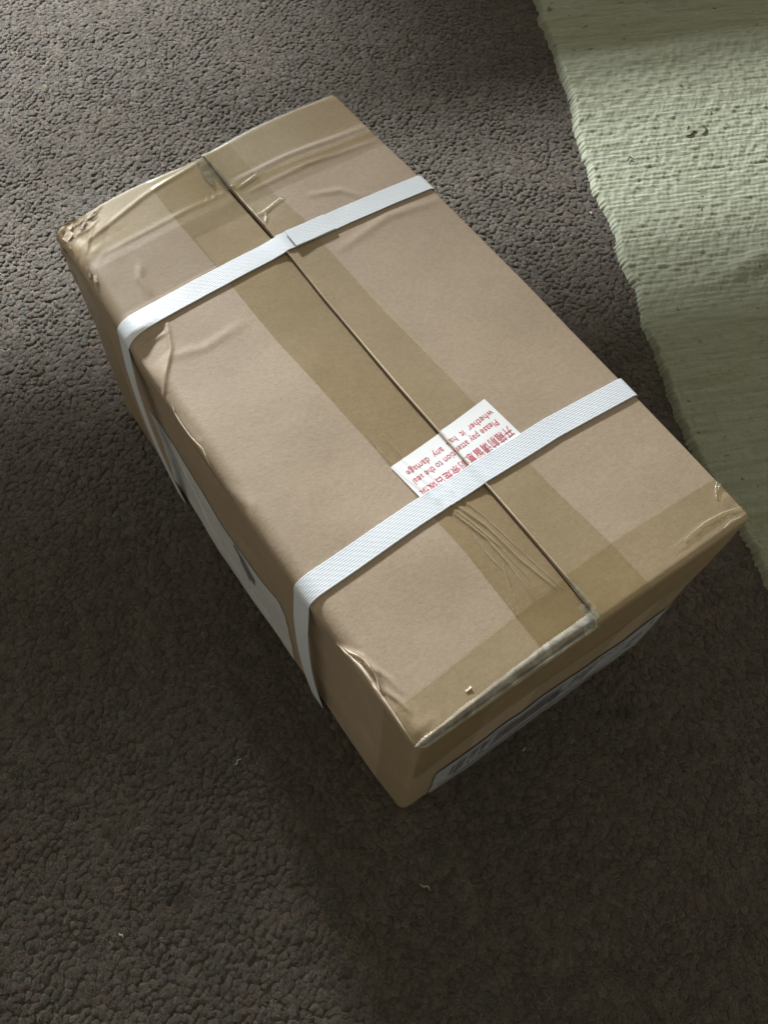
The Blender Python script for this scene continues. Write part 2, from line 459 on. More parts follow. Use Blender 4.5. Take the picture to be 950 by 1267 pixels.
# ------------------------------------------------------------------ rug
def rug_height(w_, t_, wl):
    p, q = .0068, .0062
    row = np.floor(t_ / p)
    fr = t_ / p - row
    sh = (row % 2) * .5 + .35 * vnoise(row * .37, w_ * 12, 3)
    cell = np.abs(np.sin(np.pi * (wl / q + sh)))
    rib = np.abs(np.sin(np.pi * fr)) ** .7
    amp = .85 + .25 * vnoise(row * .73, wl / q * .31, 11)
    coarse = .35 + .65 * sstep(.30, .02, t_ - .36)            # flatter, finer weave at the far end
    h = .0012 * rib * (.25 + .75 * cell ** .7) * amp * coarse + .0009 * vnoise(w_ * 160, t_ * 160, 4)
    wave = .0030 * vnoise(t_ * 9 + .3 * vnoise(w_ * 6, t_ * 4, 6), w_ * 1.6, 8) + .0016 * np.sin(t_ * 26)
    edge = sstep(-.0005, .0055, wl) ** .6
    tc = .212 + .22 * wl + .004 * np.sin(w_ * 40)
    wave = wave + (.0075 * sstep(.03, .20, wl)) * np.exp(-((t_ - tc) / .013) ** 2) + .003 * np.exp(-((t_ - .60 - .1 * wl) / .02) ** 2)
    return (-.002 + edge * (  .0100 + h) + wave * edge)

def build_rug():
    t = np.arange(-.38, .98, .0014); wl = np.r_[np.arange(0, .012, .0007), np.arange(.012, .50, .0015)]
    tt, ww = np.meshgrid(t, wl, indexing='ij')
    e = rug_edge(tt) + .0009 * vnoise(tt * 150, 0 * tt, 19) + .0016 * np.sin(tt * 61) + .0018 * vnoise(tt * 38, 0 * tt, 2)
    bump = -.0015 * np.abs(np.sin(np.pi * tt / .0068)) * (1 - sstep(0, .008, ww)) * (1 + 1.1 * vnoise(tt / .0068, 0 * tt, 21))
    w_ = e + ww + bump
    z = rug_height(w_, tt, ww)
    P = tt[..., None] * RT + w_[..., None] * RW
    V = np.concatenate([P, z[..., None]], -1).reshape(-1, 3)
    uv = np.stack([w_, tt], -1).reshape(-1, 2)
    F = grid_faces(len(t), len(wl))[:, ::-1]
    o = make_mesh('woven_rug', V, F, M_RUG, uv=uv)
    tag(o, 'pale sage green flat woven rug with a ragged selvedge, lying on the brown carpet', 'rug')
    return o
rug = build_rug()

def curve_tube(name, pts, r, mat, parent=None, seg=6):
    pts = [Vector(p) for p in pts]
    V = []; F = []
    for i, p in enumerate(pts):
        d = (pts[min(i + 1, len(pts) - 1)] - pts[max(i - 1, 0)]).normalized()
        a = d.cross(Vector((0, 0, 1))).normalized(); b = d.cross(a)
        rr = r * (.45 if i in (0, len(pts) - 1) else 1)
        for k in range(seg):
            th = 2 * math.pi * k / seg
            V.append(p + a * math.cos(th) * rr + b * math.sin(th) * rr)
    for i in range(len(pts) - 1):
        for k in range(seg):
            k2 = (k + 1) % seg
            F.append((i * seg + k, i * seg + k2, (i + 1) * seg + k2, (i + 1) * seg + k))
    return make_mesh(name, [tuple(v) for v in V], F, mat, parent)

# dark yarns caught in the weave
for pts in ([(.633, .218), (.640, .216), (.646, .219), (.650, .216)], [(.652, .209), (.659, .210), (.664, .217), (.662, .224)],
            [(.641, .225), (.645, .228), (.651, .229)], [(.722, .236), (.727, .240)], [(.683, .228), (.688, .230), (.692, .234)],
            [(.540, .226), (.547, .229), (.549, .224)], [(.561, .119), (.565, .123)], [(.577, .140), (.581, .139)], [(.462, -.080), (.467, -.084)]):
    z = .0106
    curve_tube('dark_thread', [(p[0], p[1], z - (.001 if k in (0, len(pts) - 1) else 0)) for k, p in enumerate(pts)], .0011, M_YARN, rug)

# ------------------------------------------------------------------ the parcel
W, L, H = .27, .491, .26
HW, HL = W / 2, L / 2
RL, RR, RE = .010, .004, .004        # fold radii: left, right, ends
RV = .006                            # vertical edges
root = bpy.data.objects.new('cardboard_box', None)
col.objects.link(root)
tag(root, 'battered brown cardboard parcel sealed with tape and two white straps, standing on the carpet', 'cardboard box')

COR = {(-1, 1): (.0010, .0010), (1, 1): (-.0010, .0100), (1, -1): (.0055, -.0015), (-1, -1): (-.0008, -.0005)}
def warp(P):
    P = np.array(P, float)
    x, y, z = P[..., 0], P[..., 1], P[..., 2]
    a = (x + HW) / W; b = (y + HL) / L; k = np.clip(z / H, 0, 1)
    dx = (COR[(-1, 1)][0] * (1 - a) * b + COR[(1, 1)][0] * a * b + COR[(1, -1)][0] * a * (1 - b) + COR[(-1, -1)][0] * (1 - a) * (1 - b)) * k
    dy = (COR[(-1, 1)][1] * (1 - a) * b + COR[(1, 1)][1] * a * b + COR[(1, -1)][1] * a * (1 - b) + COR[(-1, -1)][1] * (1 - a) * (1 - b)) * k
    s = np.sin(np.pi * np.clip(b, 0, 1))
    g = .35 + .65 * k
    xl = np.clip(-x / HW, 0, 1.2); xr = np.clip(x / HW, 0, 1.2)
    dx = dx - .0062 * s ** .8 * g * xl ** 6 + .0042 * s ** .8 * g * xr ** 6
    dy = dy + k * np.clip(y / HL, 0, 1) ** 8 * (.0048 * np.exp(-((x - .062) / .055) ** 2) + .0030 * np.exp(-((x + .065) / .035) ** 2))
    # crushed far-left corner
    d2 = (x + .137) ** 2 + (y - .247) ** 2
    cr = np.exp(-d2 / .022 ** 2) * sstep(.14, .26, z)
    dz = -.003 * cr
    dx = dx - .003 * cr; dy = dy + .001 * cr
    return np.stack([x + dx, y + dy, z + dz], -1)

def seam_x(y):
    return np.interp(y, [-.2487, -.2349, -.2086, -.1858, -.1285, -.1069, -.0731, -.0221, .07, .1176, .16, .2053, .2491],
                     [-.0005, .0040, .0045, .0046, .0038, .0030, .0030, .0016, .0016, .0026, .0022, .0013, .0010])

def ridge(x, y, pts, amp, sig, side=0):
    """raised crease along a polyline"""
    best = np.full(np.shape(x), 1e9); tpar = np.zeros(np.shape(x)); sgn = np.ones(np.shape(x))
    n = len(pts) - 1
    for i in range(n):
        ax, ay = pts[i]; bx, by = pts[i + 1]
        dx, dy = bx - ax, by - ay
        t = np.clip(((x - ax) * dx + (y - ay) * dy) / (dx * dx + dy * dy), 0, 1)
        d = np.hypot(x - ax - t * dx, y - ay - t * dy)
        m = d < best
        best = np.where(m, d, best); tpar = np.where(m, (i + t) / n, tpar)
        sgn = np.where(m, np.sign(dx * (y - ay) - dy * (x - ax)), sgn)
    env = np.sqrt(np.clip(np.sin(np.pi * (tpar * .94 + .03)), 0, 1))
    s = np.where(sgn * side < 0, sig * 3.2, sig) if side else sig
    return amp * env * np.exp(-(best / s) ** 2)

CREASES = [
    ([(-.031, -.058), (-.0285, -.0975), (-.022, -.1257), (-.0145, -.1512), (-.011, -.1815), (-.0038, -.2123)], .0007, .0013),
    ([(-.0405, -.064), (-.0372, -.0914), (-.0265, -.132), (-.0200, -.1582), (-.0189, -.183), (-.0204, -.2080)], .0007, .0013),
    ([(-.0365, -.075), (-.032, -.104), (-.0215, -.142), (-.016, -.168)], .0007, .0010),
    ([(-.024, -.086), (-.020, -.110), (-.012, -.140)], .0006, .0012),
    ([(-.107, .1117), (-.1147, .0905), (-.127, .0731), (-.1350, .0601), (-.1355, .0411), (-.1330, .0108), (-.1365, -.0096)], .0016, .0016),
    ([(-.1441, .1017), (-.1265, .1075), (-.1106, .1053)], .0012, .002),
    ([(-.1390, -.1600), (-.134, -.1733), (-.1320, -.1869), (-.1330, -.2009), (-.1335, -.2212), (-.1350, -.2414)], .0030, .0014),
    ([(-.1354, -.1660), (-.1290, -.1800), (-.1280, -.1930), (-.1318, -.2050)], .0020, .0011),
    ([(-.1290, -.1850), (-.1245, -.2000), (-.1235, -.2120)], .0008, .0013),
    ([(-.1322, -.1992), (-.1276, -.2140), (-.1262, -.2260)], .0010, .0012),
    ([(-.127, .214), (-.105, .2196), (-.06, .231), (-.008, .2406)], .0008, .0018),
    ([(-.125, .197), (-.07, .199), (-.004, .2022)], .0005, .002),
    ([(.010, .206), (.06, .205), (.135, .197)], .0007, .0025),
    ([(.013, .190), (.07, .188), (.13, .179)], .0006, .0022),
    ([(-.098, .172), (-.104, .160), (-.104, .142)], .0009, .003),
    ([(-.134, .232), (-.120, .239), (-.108, .236), (-.094, .243)], .0013, .0011),
    ([(-.131, .222), (-.122, .229), (-.112, .226), (-.101, .233)], .0009, .0010),
    ([(-.126, .205), (-.119, .216), (-.112, .224)], .0009, .0012),
    ([(-.137, -.075), (-.130, -.052), (-.134, -.030)], .0008, .0030),
    ([(-.120, .085), (-.095, .078), (-.06, .082)], .0005, .004),
    ([(.05, .160), (.075, .150), (.085, .135)], .0006, .003),
    ([(.04, .10), (.09, .106), (.132, .096)], .0006, .004),
]
def D(x, y):
    """height of the top panels above the flat"""
    x = np.asarray(x, float); y = np.asarray(y, float)
    h = .0009 * vnoise(x * 17, y * 15, 31) + .00012 * vnoise(x * 55, y * 50, 32)
    h = h - .0025 * (1 - (x / HW) ** 2).clip(0) * (1 - (y / HL) ** 2).clip(0)
    for pts, amp, sig in CREASES: h = h + ridge(x, y, pts, amp, sig)
    # dented facet beside the left strap
    xr = np.interp(y, [-.02, .011, .041, .060, .073, .09, .112], [-.150, -.134, -.1355, -.133, -.127, -.115, -.107])
    en = sstep(-.02, .02, y) * sstep(.118, .108, y)
    h = h - .30 * np.clip(xr - x, 0, .03) * en
    # ends slope down
    left = x < 0
    yr = np.where(left, .2406 + (x + .008) * .18, .2509 - (x - .0584) * .19)
    h = h - .10 * np.clip(y - yr, 0, .03)
    # crumpling round the far-left corner
    d = np.hypot(x + .134, (y - .235) * .8)
    cw = np.exp(-(d / .026) ** 2)
    h = h + cw * (.0030 * facet(x * 70 + y * 25, y * 80 - x * 20, 41) + .0012 * facet(x * 150 - y * 40, y * 160 + x * 30, 42))
    d = np.hypot(x + .134, y + .238)
    h = h + np.exp(-(d / .014) ** 2) * .0009 * facet(x * 170, y * 170, 43)
    d = np.hypot(x - .132, y + .232)
    h = h + np.exp(-(d / .014) ** 2) * .0008 * facet(x * 130 + y * 60, y * 120, 44)
    return h

def Dl(x, y):  # left flap sits a little lower at the seam
    sx = seam_x(y)
    dip = .0016 + .0012 * sstep(.24, .20, y) * sstep(.12, .15, y) + .0012 * sstep(-.17, -.23, y)
    return D(x, y) - dip * sstep(.05, .002, sx - x)
def Dr(x, y):
    sx = seam_x(y)
    return D(x, y) + .0009 * np.exp(-((x - sx) / .006) ** 2)
def Dsoft(x, y, w_=.0016):
    sx = seam_x(y)
    k = .5 + .5 * np.tanh((x - sx + .0005) / w_)
    return Dl(np.minimum(x, sx), y) * (1 - k) + Dr(np.maximum(x, sx), y) * k

def prof(s, hw, rn, rp):
    s = np.asarray(s, float)
    r = np.where(s < 0, rn, rp); a = np.abs(s)
    over = a - (hw - r)
    th = np.clip(over / r, 0, np.pi / 2)
    down = np.clip(over - r * np.pi / 2, 0, None)
    x = np.where(over <= 0, a, hw - r + r * np.sin(th)) * np.sign(s)
    z = -r * (1 - np.cos(th)) * (over > 0) - down
    return x, z, np.sin(th) * np.sign(s) * (over > 0), np.cos(th)

def top(s, t, off=0.0, hf=Dsoft):
    """point of the top skin: s across, t along (far = +); both wrap over the edges"""
    s, t = np.broadcast_arrays(np.asarray(s, float), np.asarray(t, float))
    x, zx, nx, nzx = prof(s, HW, RL, RR)
    y, zy, ny, nzy = prof(t, HL, RE, RE)
    flat = np.minimum(nzx, 1)
    h = hf(x, y) + off
    # the lift dies out where the skin has turned down
    nz = nzx * nzy
    fade = np.where(hf(x, y) > 0, 1, 1)
    hh = (h - off) * nzx * np.clip(nzy, .3, 1) + off
    X = x + nx * np.maximum(hh, -.0005) * 1.0
    Y = y + ny * np.maximum(hh * .3 + off * .7, 0)
    Z = H + zx + zy + nz * hh
    return warp(np.stack([X, Y, Z], -1))

# --- walls
LA = RV * math.pi / 2
WN, LN = W - 2 * RV, L - 2 * RV
TOT = 2 * (WN + LN) + 4 * LA
def perim(q):
    """q=0 at the near-left edge, growing along the near wall"""
    q = np.mod(np.asarray(q, float) + LA / 2, TOT)
    x = np.zeros_like(q); y = np.zeros_like(q); nx = np.zeros_like(q); ny = np.zeros_like(q)
    st = 0
    cs = [(-HW + RV, -HL + RV, math.pi), (HW - RV, -HL + RV, 1.5 * math.pi), (HW - RV, HL - RV, 0), (-HW + RV, HL - RV, .5 * math.pi)]
    ln = [WN, LN, WN, LN]
    for (cx, cy, a0), l in zip(cs, ln):
        m = (q >= st) & (q < st + LA)
        a = a0 + (q - st) / RV
        x = np.where(m, cx + RV * np.cos(a), x); y = np.where(m, cy + RV * np.sin(a), y)
        nx = np.where(m, np.cos(a), nx); ny = np.where(m, np.sin(a), ny)
        st += LA
        m = (q >= st) & (q <= st + l + 1e-9)
        a1 = a0 + math.pi / 2; d = q - st
        x = np.where(m, cx + RV * math.cos(a1) - math.sin(a1) * d, x); y = np.where(m, cy + RV * math.sin(a1) + math.cos(a1) * d, y)
        nx = np.where(m, math.cos(a1), nx); ny = np.where(m, math.sin(a1), ny)
        st += l
    return x, y, nx, ny

def wall_disp(x, y, nx, ny, z):
    ztop = H - .004
    f = sstep(0, .03, ztop - z) * sstep(0, .012, z)
    d = f * (.0009 * vnoise((x + y * 1.7) * 14, z * 14, 51) + .0005 * vnoise((x - y) * 50, z * 50, 52))
    # the left wall sinks in behind the straps
    lw = np.clip(-nx, 0, 1)
    sink = np.exp(-((y - .115) / .03) ** 2) + .8 * np.exp(-((y + .135) / .025) ** 2)
    d = d - lw * .0028 * sink * sstep(.25, .20, z) * sstep(0, .02, z) + lw * .001 * f * np.exp(-((y - .0) / .06) ** 2)
    # far-left edge: battered
    dc = np.hypot(x + HW, y - HL)
    d = d + np.exp(-(dc / .03) ** 2) * sstep(.12, .25, z) * .0022 * vnoise((x + y) * 130, z * 110, 53)
    # bottom edge tucks in, more at the near corner
    dn = np.hypot(x + HW, y + HL)
    tuck = .0025 + .009 * np.exp(-(dn / .05) ** 2)
    hgt = .010 + .02 * np.exp(-(dn / .05) ** 2)
    u = np.clip(1 - z / hgt, 0, 1)
    return d - tuck * u ** 2

def wall(q, z, off=0.0):
    q, z = np.broadcast_arrays(np.asarray(q, float), np.asarray(z, float))
    x, y, nx, ny = perim(q)
    d = wall_disp(x, y, nx, ny, z) + off
    return warp(np.stack([x + nx * d, y + ny * d, z], -1))

def q_near(x): return LA / 2 + (x + HW - RV)
def q_left(y): return -(LA / 2 + (y + HL - RV))

def build_body():
    nq = 520
    q = np.linspace(0, TOT, nq, endpoint=False)
    q = np.unique(np.r_[q, np.linspace(-LA / 2, LA / 2, 9) % TOT, (q_near(HW - RV) + np.linspace(0, LA, 9)), (q_left(HL - RV) - np.linspace(0, LA, 9)) % TOT])
    x, y, nx, ny = perim(q)
    zt = H - RE - (RL - RE) * np.clip(-nx, 0, 1) ** 2 * sstep(.0, .02, HL - np.abs(y) + .004) - (RR - RE) * 0
    k = np.linspace(0, 1, 70)
    qq = q[:, None] + 0 * k; zz = zt[:, None] * k[None]
    P = wall(qq, zz)
    n, m = P.shape[:2]
    V = P.reshape(-1, 3)
    F = grid_faces(n, m)
    last = np.stack([(n - 1) * m + np.arange(m - 1), np.arange(m - 1), np.arange(m - 1) + 1, (n - 1) * m + np.arange(m - 1) + 1], 1)
    F = np.concatenate([F, last])
    return make_mesh('box_wall', V, F, M_KRAFT, root)
build_body()

# floor of the box and the inner flaps under the top
def slab(name, x0, x1, y0, y1, z, t, mat):
    V = [(x, y, zz) for zz in (z, z - t) for x, y in ((x0, y0), (x1, y0), (x1, y1), (x0, y1))]
    V = warp(np.array(V))
    F = [(0, 1, 2, 3), (7, 6, 5, 4), (0, 4, 5, 1), (1, 5, 6, 2), (2, 6, 7, 3), (3, 7, 4, 0)]
    return make_mesh(name, V, F, mat, root, smooth=False)
slab('bottom_panel', -HW + .004, HW - .004, -HL + .004, HL - .004, .006, .004, M_INNER)
slab('inner_flap', -HW + .006, HW - .006, -HL + .0035, -HL + .12, H - .0105, .003, M_INNER)
slab('inner_flap', -HW + .006, HW - .006, HL - .12, HL - .0045, H - .0125, .003, M_INNER)

def flap_end(x):  # where the left flap stops short of the near wall
    return np.interp(x, [-.137, -.107, -.0577, .002], [-.2432, -.2418, -.2392, -.2376])

def build_flap(side):
    if side < 0:
        s0 = -(HW - RL + RL * math.pi / 2)
        n = 150
        k = np.linspace(0, 1, n)
        t = np.linspace(0, 1, 360)
        kk, tt = np.meshgrid(k, t, indexing='ij')
        # far .. near
        xs = s0 * (1 - kk)
        for _ in range(2):
            y0 = HL - .0012 + 0 * xs; y1 = flap_end(xs)
            yy = y0 + (y1 - y0) * tt
            xs = s0 + (seam_x(yy) - .0006 - .0008 * sstep(.12, .15, yy) * sstep(.22, .19, yy) - s0) * kk
        P = top(xs, yy, 0, Dl)
    else:
        s1 = HW - RR + RR * math.pi / 2
        k = np.linspace(0, 1, 150); t = np.linspace(0, 1, 360)
        kk, tt = np.meshgrid(k, t, indexing='ij')
        y0 = HL - .0012; y1 = -(HL - RE + RE * math.pi / 2)
        yy = y0 + (y1 - y0) * tt
        xs = seam_x(yy) + .0003 + (s1 - seam_x(yy) - .0003) * kk
        P = top(xs, yy, 0, Dr)
    n, m = P.shape[:2]
    V = P.reshape(-1, 3); F = grid_faces(n, m)[:, ::-1] if side > 0 else grid_faces(n, m)[:, ::-1]
    # cut edges: seam edge and the ends get the thickness of the board
    def skirt(idx, V, F, th=.0042):
        b = len(V); dv = V[idx] - np.array([0, 0, th])
        V = np.concatenate([V, dv])
        i = np.arange(len(idx) - 1)
        F = np.concatenate([F, np.stack([idx[i], idx[i + 1], b + i + 1, b + i], 1)])
        return V, F
    seam_idx = (np.arange(m) + (n - 1) * m) if side < 0 else np.arange(m)
    V, F = skirt(seam_idx, V, F)
    V, F = skirt(np.arange(n) * m, V, F)
    if side < 0: V, F = skirt(np.arange(n) * m + m - 1, V, F)
    o = make_mesh('top_flap', V, F, M_KRAFT, root)
    # sharp edge where the board is cut
    md = o.modifiers.new('cut', 'EDGE_SPLIT'); md.split_angle = math.radians(55)
    return o
build_flap(-1); build_flap(1)

# --- overlays that follow the skin
def patch_top(name, quad, mat, off, step=.0015, hf=Dsoft, uvm=False, jag=0):
    """quad: far-left, far-right, near-right, near-left in skin coordinates (edges may be functions)"""
    (ax, ay), (bx, by), (cx, cy), (dx, dy) = quad
    nu = max(2, int(max(math.hypot(bx - ax, by - ay), math.hypot(cx - dx, cy - dy)) / step))
    nv = max(2, int(max(math.hypot(dx - ax, dy - ay), math.hypot(cx - bx, cy - by)) / step))
    u, v = np.meshgrid(np.linspace(0, 1, nu), np.linspace(0, 1, nv), indexing='ij')
    x = (ax * (1 - u) + bx * u) * (1 - v) + (dx * (1 - u) + cx * u) * v
    y = (ay * (1 - u) + by * u) * (1 - v) + (dy * (1 - u) + cy * u) * v
    P = top(x, y, off, hf)
    return make_mesh(name, P.reshape(-1, 3), grid_faces(nu, nv)[:, ::-1], mat, root), (x, y)

def patch_fn(name, tgrid, x0f, x1f, mat, off, n=60, hf=Dsoft):
    """strip running along the parcel between two edge functions x0(t), x1(t)"""
    k = np.linspace(0, 1, n)
    tt, kk = np.meshgrid(tgrid, k, indexing='ij')
    x = x0f(tt) + (x1f(tt) - x0f(tt)) * kk
    P = top(x, tt, off(x, tt) if callable(off) else off, hf)
    return make_mesh(name, P.reshape(-1, 3), grid_faces(len(tgrid), n), mat, root)

# centre tape, a darker doubled strip left of the seam and one on the right
WR = [([(-.0211, -.1780), (-.0285, -.195), (-.0311, -.2051)], .0011, .0007), ([(-.0355, -.2000), (-.0372, -.2130)], .0016, .0007),
      ([(-.0059, .2048), (-.0089, .1859), (-.0120, .1780)], .0010, .0007), ([(-.0120, .207), (-.0165, .196)], .0007, .0008),
      ([(-.0165, .208), (-.022, .200)], .0006, .0008)]
def wr_off(x, y):
    h = 0.00022
    for p, a, s in WR: h = h + ridge(x, y, p, a, s)
    return h
cl = lambda t: np.interp(t, [-.2487, -.2113, -.1603, -.1276, -.0645, .0564, .1426, .1923, .25], [-.0385, -.0378, -.0372, -.0394, -.0409, -.0484, -.0500, -.0522, -.053])
crr = lambda t: np.interp(t, [-.2487, -.2069, -.1519, -.0466, .0307, .1109, .1443, .1873, .25], [.0455, .0450, .0405, .0381, .0335, .0321, .0334, .0268, .026])
patch_fn('packing_tape', np.arange(.2445, -.2392, -.0011), cl, lambda t: seam_x(t) - .0009, M_TAPE_DARK, wr_off, 60, Dl)
WR2 = [([(.0036, .1641), (.0118, .1648), (.0200, .1668), (.0334, .1700)], .0014, .0009), ([(.005, .154), (.0085, .158), (.0118, .1648)], .0011, .0009),
       ([(.006, .198), (.020, .2005), (.034, .203)], .0010, .0010), ([(.030, .150), (.040, .1515), (.047, .158)], .0009, .0012)]
def wr_off2(x, y):
    h = 0.00022
    for p, a, s in WR2: h = h + ridge(x, y, p, a, s)
    return h
patch_fn('packing_tape', np.arange(.2445, -(HL + .0023), -.0011), lambda t: seam_x(t) + .0005, crr, M_TAPE, wr_off2, 55, Dr)

# near end tape over the top, on either side of the seam
SL = -(HW - RL + RL * math.pi / 2)
def end_tape(name, x0, x1, y_in, y_out, mat, off, hf):
    k = np.linspace(0, 1, max(12, int(abs(x1 - x0) / .0014))); v = np.linspace(0, 1, 40)
    kk, vv = np.meshgrid(k, v, indexing='ij')
    x = x0 + (x1 - x0) * kk
    yi = y_in(x); yo = y_out(x)
    y = yi + (yo - yi) * vv
    if hf is Dl: x = np.minimum(x, seam_x(y) - .0009)
    else: x = np.maximum(x, seam_x(y) + .0005)
    P = top(x, y, off(x, y) if callable(off) else off, hf)
    return make_mesh(name, P.reshape(-1, 3), grid_faces(*kk.shape)[:, ::-1], mat, root)
WR3 = [([(.1327, -.2136), (.1285, -.2175), (.1238, -.2225)], .0016, .0009), ([(.1386, -.2153), (.1340, -.2165), (.1285, -.2190)], .0014, .0009),
       ([(.134, -.2368), (.120, -.2330), (.105, -.2315), (.085, -.2330), (.070, -.2345)], .0016, .0013),
       ([(.1287, -.2420), (.120, -.2415), (.1124, -.2425)], .0009, .0008), ([(.123, -.224), (.118, -.229), (.112, -.226)], .0008, .002),
       ([(.062, -.214), (.066, -.228), (.070, -.243)], .0003, .0006)]
def wr_off3(x, y):
    h = .0004
    for p, a, s in WR3: h = h + ridge(x, y, p, a, s)
    return h
end_tape('packing_tape', SL + .004, seam_x(-.22) - .001, lambda x: np.interp(x, [-.15, -.1255, -.0393, .01], [-.2185, -.2170, -.2113, -.208]), lambda x: flap_end(x) + .0002, M_TAPE, .0004, Dl)
end_tape('packing_tape', seam_x(-.22) + .0005, HW + .0015, lambda x: np.interp(x, [0, .0483, .1335], [-.208, -.2063, -.2097]), lambda x: -(HL + .0023) + 0 * x, M_TAPE, wr_off3, Dr)

# far end tapes and the pale band between them
def yl(a, b): return lambda x: np.interp(x, [-.14, 0], [a, b])
end_tape('packing_tape', SL + .006, seam_x(.22) - .001, lambda x: HL - .0015 + 0 * x, yl(.1985, .2035), M_TAPE_MATT, .0008, Dl)
end_tape('packing_tape', SL + .006, -.049, yl(.188, .1935), yl(.1385, .1445), M_TAPE_PALE, .0006, Dl)
end_tape('packing_tape', -.049, seam_x(.18) - .001, yl(.188, .1935), yl(.170, .1755), M_TAPE_PALE, .0006, Dl)
def yr_(a, b): return lambda x: np.interp(x, [0, .14], [a, b])
end_tape('packing_tape', seam_x(.22) + .0005, HW + .0015, lambda x: HL - .0015 + 0 * x, lambda x: yr_(.2128, .2052)(x) + .0008 * vnoise(x * 60, 0 * x, 3), M_TAPE, .0008, Dr)
end_tape('packing_tape', seam_x(.22) + .0005, HW + .0015, lambda x: yr_(.2040, .1905)(x) + .0010 * vnoise(x * 45, 0 * x, 5), lambda x: yr_(.1955, .1830)(x) + .0008 * vnoise(x * 50, 0 * x, 6), M_TAPE_DARK, .0006, Dr)
end_tape('packing_tape', seam_x(.22) + .0005, HW + .0015, yr_(.1955, .1830), lambda x: yr_(.182, .172)(x) + .0008 * vnoise(x * 50, 0 * x, 7), M_TAPE_PALE, .0005, Dr)

# clear tape bridging from the short left flap down to the near wall, its cut end toothed
M_BRIDGE = film('stretched_tape', (.95, .93, .84), rough=.2, gloss=1.0, milk=.30, bump=.0008, scale=80)
def clear_bridge():
    x = np.arange(-.1385, .0030, .0005)
    v = np.linspace(0, 1, 16)
    xx, vv = np.meshgrid(x, v, indexing='ij')
    tri = np.abs(((xx / .0021) % 1) * 2 - 1) * (.75 + .35 * vnoise(xx * 260, 0 * xx, 77))
    ya = flap_end(xx) + .0012 + .0010 * tri * (1 - vv) + .0004 * vnoise(xx * 60, 0 * xx, 3)
    A = top(np.minimum(xx, seam_x(-.236) - .001), ya, .0013, Dl)
    B = wall(q_near(np.clip(xx, -HW + RV * .5, HW)), H - .0044 + 0 * xx, .0012)
    e = vv[..., None]
    P = A * (1 - e) + B * e
    P[..., 2] += (.0024 * np.sin(np.pi * vv) + .0006 * vnoise(xx * 40, vv * 2, 61) * np.sin(np.pi * vv))
    return make_mesh('clear_tape', P.reshape(-1, 3), grid_faces(*xx.shape)[:, ::-1], M_BRIDGE, root)
clear_bridge()
M_LIPF = film('creased_film', (.97, .95, .88), rough=.25, gloss=1.0, milk=.5)
# gathered clear film at the near end of the seam
def film_scrap(name, pts, width, mat, off=.0010, hf=Dsoft, lift=.0012, seed=1):
    """narrow puckered strip along a polyline on the top"""
    pts = np.array(pts); n = 40
    s = np.linspace(0, 1, n); k = np.linspace(-1, 1, 7)
    px = np.interp(s, np.linspace(0, 1, len(pts)), pts[:, 0]); py = np.interp(s, np.linspace(0, 1, len(pts)), pts[:, 1])
    dx, dy = np.gradient(px), np.gradient(py); l = np.hypot(dx, dy); nx, ny = -dy / l, dx / l
    wd = width * np.sin(np.pi * (s * .9 + .05)) ** .6
    X = px[:, None] + nx[:, None] * wd[:, None] * k; Y = py[:, None] + ny[:, None] * wd[:, None] * k
    P = top(X, Y, off, hf)
    P[..., 2] += lift * (1 - k[None] ** 2) * (.4 + .6 * np.abs(vnoise(s * 11, 0 * s, seed)))[:, None]
    return make_mesh(name, P.reshape(-1, 3), grid_faces(n, 7), mat, root)
for pts, wd in (([(-.0213, -.1290), (-.0145, -.1512), (-.011, -.1815), (-.0045, -.2103)], .0007),
                ([(-.0268, -.1310), (-.0200, -.1582), (-.0189, -.183), (-.0204, -.2060)], .0008),
                ([(-.0245, -.1300), (-.0215, -.142), (-.016, -.168), (-.0145, -.196)], .0006),
                ([(-.0148, -.1300), (-.0110, -.145), (-.0060, -.180), (-.0010, -.214)], .0006),
                ([(-.0215, -.1780), (-.0285, -.195), (-.0311, -.2051)], .0008), ([(-.0352, -.2000), (-.0372, -.2130)], .0009),
                ([(-.0250, -.150), (-.0262, -.168), (-.0250, -.182)], .0009),
                ([(-.0300, -.050), (-.0298, -.062), (-.0297, -.076)], .0006), ([(-.0385, -.046), (-.0392, -.060), (-.0388, -.077)], .0007)):
    film_scrap('tape_wrinkle', pts, wd * .62, M_BRIDGE, hf=Dl, off=.0004, lift=.00045, seed=int(wd * 1e4 + 7 * len(pts)))  # raised wrinkles; their milky colour stands in for highlights on the creases
for pts, wd in (([(.1327, -.2136), (.1285, -.2175), (.1238, -.2225)], .0008), ([(.1366, -.2153), (.1330, -.2165), (.1285, -.2190)], .0008),
                ([(.134, -.2368), (.120, -.2330), (.105, -.2315), (.085, -.2330)], .0009), ([(.1287, -.2420), (.120, -.2405), (.1124, -.2415)], .0007),
                ([(.0036, .1641), (.0118, .1648), (.0200, .1668), (.0334, .1700)], .0008), ([(.005, .154), (.0085, .158), (.0118, .1648)], .0007),
                ([(.006, .198), (.020, .2005), (.034, .203)], .0007)):
    film_scrap('tape_wrinkle', pts, wd, M_BRIDGE, hf=Dr, off=.0006, lift=.0007, seed=int(wd * 1e4 + 5 * len(pts)))
film_scrap('clear_tape', [(.0050, -.208), (.0048, -.224), (.0048, -.236), (.0030, -.2440)], .0017, M_CLEAR, seed=4)
film_scrap('clear_tape', [(.0010, -.229), (.0015, -.238), (.0030, -.2455)], .0036, M_CLEAR, seed=8, off=.0005)
film_scrap('clear_tape', [(.0000, .2440), (.0012, .225), (.0015, .207), (.0030, .1990)], .0034, M_CLEAR, seed=5)
film_scrap('clear_tape', [(-.004, .244), (-.006, .230), (-.008, .214)], .0040, M_CLEAR, seed=6)

